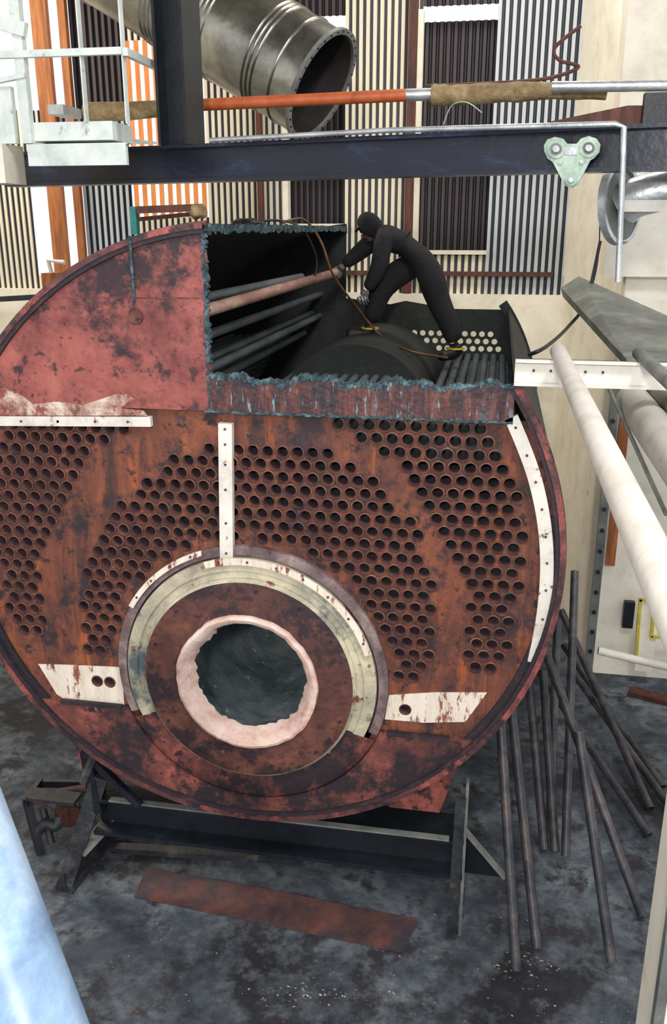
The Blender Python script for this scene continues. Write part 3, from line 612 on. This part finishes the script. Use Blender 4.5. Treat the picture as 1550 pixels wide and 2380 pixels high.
# ------------------------------------------------------------ worker
def J(px,py,dy=0): return P(px,py,y=YP+dy)
def skin(name,J_,E_,m,sub=2):
    names=list(J_.keys()); me=bpy.data.meshes.new(name)
    me.from_pydata([tuple(J_[k][0]) for k in names],[(names.index(a),names.index(b)) for a,b in E_],[])
    o=bpy.data.objects.new(name,me); col.objects.link(o)
    md=o.modifiers.new('skin','SKIN'); md.use_smooth_shade=True; md.branch_smoothing=.6
    sv=me.skin_vertices[0].data
    for i,k in enumerate(names):
        r=J_[k][1]; sv[i].radius=(r if isinstance(r,tuple) else (r,r)); sv[i].use_root=(i==0)
    s=o.modifiers.new('sub','SUBSURF'); s.levels=sub; s.render_levels=sub
    me.materials.append(m); return o
W={
'pelvis':(J(986,592,0),.20),'waist':(J(940,568,0),.18),'chest':(J(900,552,0),.205),'upch':(J(880,546,0),.165),'neck':(J(869,540,0),.08),
'shL':(J(893,558,-.18),.11),'elL':(J(880,624,-.24),.085),'wrL':(J(852,675,-.24),.058),
'shR':(J(880,549,.15),.11),'elR':(J(838,584,.12),.09),'wrR':(J(798,617,.05),.058),
'hipL':(J(992,608,-.10),.175),'knL':(J(1017,695,-.06),.125),'clL':(J(1042,750,-.08),.11),'anL':(J(1058,797,-.1),.085),
'hipR':(J(970,612,.10),.165),'thR':(J(925,635,.08),.15),'knR':(J(888,665,.05),.13),'clR':(J(872,710,.03),.11),'anR':(J(860,750,0),.085)}
E_=[('pelvis','waist'),('waist','chest'),('chest','upch'),('upch','neck'),('chest','shL'),('shL','elL'),('elL','wrL'),('chest','shR'),('shR','elR'),('elR','wrR'),
('pelvis','hipL'),('hipL','knL'),('knL','clL'),('clL','anL'),('pelvis','hipR'),('hipR','thR'),('thR','knR'),('knR','clR'),('clR','anR')]
wk=[skin('overalled_body',W,E_,m_cloth)]
hd=J(860,530,0)
def head():
    bm=bmesh.new(); bmesh.ops.create_uvsphere(bm,u_segments=32,v_segments=24,radius=1)
    fd=Vector((-.72,.1,-.68)).normalized(); ux=Vector((-.6,0,.8)); ux=(ux-fd*ux.dot(fd)).normalized(); sx=fd.cross(ux)
    for v in bm.verts:
        x,y,z=v.co
        w=.085*(1-.12*max(0,-z)); d=.105; h=.13
        nx,ny,nz=x*w,y*d,z*h
        if y>.3: ny-=.012*max(0,1-abs(z-.1)/.15)
        if y>.75 and abs(x)<.25: ny+=.03*max(0,1-abs(z+.18)/.28)*(1-abs(x)/.25)
        if y>.5 and z<-.55: ny+=.015
        v.co=hd+sx*nx+fd*ny+ux*nz
    me=bpy.data.meshes.new('head'); bm.to_mesh(me); bm.free(); me.materials.append(m_skin)
    for q in me.polygons:q.use_smooth=True
    o=bpy.data.objects.new('head',me); col.objects.link(o); out=[o]
    def part(nm,c,s,m):
        b=bmesh.new(); bmesh.ops.create_uvsphere(b,u_segments=20,v_segments=14,radius=1)
        for v in b.verts: v.co=hd+sx*(c[0]+v.co.x*s[0])+fd*(c[1]+v.co.y*s[1])+ux*(c[2]+v.co.z*s[2])
        me=bpy.data.meshes.new(nm); b.to_mesh(me); b.free(); me.materials.append(m)
        for q in me.polygons:q.use_smooth=True
        o=bpy.data.objects.new(nm,me); col.objects.link(o); out.append(o)
    part('hood',(0,-.018,.016),(.108,.112,.142),m_cloth)
    part('cap_peak',(0,.09,.075),(.075,.05,.012),m_cloth)
    part('ear_l',(.088,.0,-.01),(.012,.02,.035),m_skin); part('ear_r',(-.088,.0,-.01),(.012,.02,.035),m_skin)
    part('eye_l',(.032,.088,.012),(.012,.010,.009),m_white); part('eye_r',(-.032,.088,.012),(.012,.010,.009),m_white)
    part('mouth',(0,.098,-.07),(.024,.008,.007),m_dwood)
    return out
wk+=head()
def boot(nm,an,toe,heel):
    return skin(nm,{'an':(an,.08),'hl':(heel,.065),'mid':((heel+toe)/2,(.07,.058)),'toe':(toe,(.065,.048))},[('an','hl'),('hl','mid'),('mid','toe')],m_boot)
a1=W['anR'][0]; a2=W['anL'][0]
wk.append(boot('boot_r',a1,a1+Vector((-.24,-.05,-.115)),a1+Vector((.0,0,-.1))))
wk.append(boot('boot_l',a2,a2+Vector((-.13,-.2,-.115)),a2+Vector((.02,0.02,-.1))))
hand=W['wrR'][0]+Vector((-.07,-.03,-.07))
tend=P(470,724,y=.35)
tdir=(tend-hand).normalized()
def handm(nm,wr,grip,axis,m):
    ax=axis.normalized(); pdir=(grip-wr).normalized(); pdir=(pdir-ax*pdir.dot(ax)).normalized(); nn=ax.cross(pdir)
    o=[]
    palm=grip-pdir*.045+nn*.0
    o.append(skin(nm+'_palm',{'w':(wr,.038),'p':((wr+palm)/2,(.05,.035)),'q':(palm,(.052,.03))},[('w','p'),('p','q')],m))
    for i in range(4):
        ln=[.9,1.05,1.,.8][i]; off=ax*((i-1.5)*.026)
        b=palm+off; pts=[b,b+nn*.045*ln+pdir*.015,b+nn*.06*ln+pdir*.055,b+nn*.03+pdir*.09*ln,b-nn*.01+pdir*.095*ln]
        o.append(skin('%s_finger_%d'%(nm,i+1),{str(k):(p,.0125-.001*k) for k,p in enumerate(pts)},[(str(k),str(k+1)) for k in range(4)],m,1))
    b=palm-ax*.045; pts=[b-pdir*.02,b-nn*.035-ax*.02+pdir*.01,b-nn*.05+pdir*.04,b-nn*.045+ax*.01+pdir*.07]
    o.append(skin(nm+'_thumb',{str(k):(p,.015-.001*k) for k,p in enumerate(pts)},[(str(k),str(k+1)) for k in range(3)],m,1)); return o
wk+=handm('glove_r',W['wrR'][0],hand,tdir,m_glove)
kn=W['wrL'][0]+Vector((-.03,-.02,-.09)); wk+=handm('glove_l',W['wrL'][0],kn,Vector((-.8,-.2,-.4)),m_glove)
for i,(c,r) in enumerate(((a1,.09),(a2,.09))): wk.append(pipe('boot_cuff_%d'%i,[c+Vector((0,0,-.06)),c+Vector((0,0,-.045))],r,m_yellow,20))
group('worker',wk)
group('tube_being_pulled',[pipe('tube',[hand-tdir*.06,tend],.042,mat('held_tube_rust',[(.3,(90,64,58)),(.5,(148,108,98)),(.7,(190,164,148))],5,.6,.1,.2,(1,.3,1)),16,.034)])
pipe('loose_boiler_tube',[P(700,644,y=2.8),P(470,694,y=.6)],.034,m_tube,14,.028)
# ------------------------------------------------------------ lights
w=bpy.data.worlds.new('sky'); bpy.context.scene.world=w; w.use_nodes=True
w.node_tree.nodes['Background'].inputs['Color'].default_value=(.95,.97,1,1); w.node_tree.nodes['Background'].inputs['Strength'].default_value=1.1
def area(name,loc,tgt,size,power,color):
    l=bpy.data.lights.new(name,'AREA'); l.energy=power; l.size=size; l.color=color; o=bpy.data.objects.new(name,l); col.objects.link(o)
    o.location=loc; o.rotation_euler=(Vector(tgt)-Vector(loc)).to_track_quat('-Z','Y').to_euler()
area('upper_right_key_light',(3.2,-3.5,9),(.3,0,2.5),1.2,270,(1,.98,.95))  # added key lamp, high at the front right
area('front_fill_light',(1.2,-9,6.5),(.3,0,1.9),.6,470,(1,.96,.9))  # added fill behind the camera to brighten boiler face and furnace
area('window_light_left',(-7,5,8),(-1,3,5),2,420,(1,.88,.70))
area('rear_overhead_light',(1.5,4.2,9.2),(1.5,5.5,4),1.5,150,(1,.97,.92))  # area lamp high over the rear of the boiler, aimed down
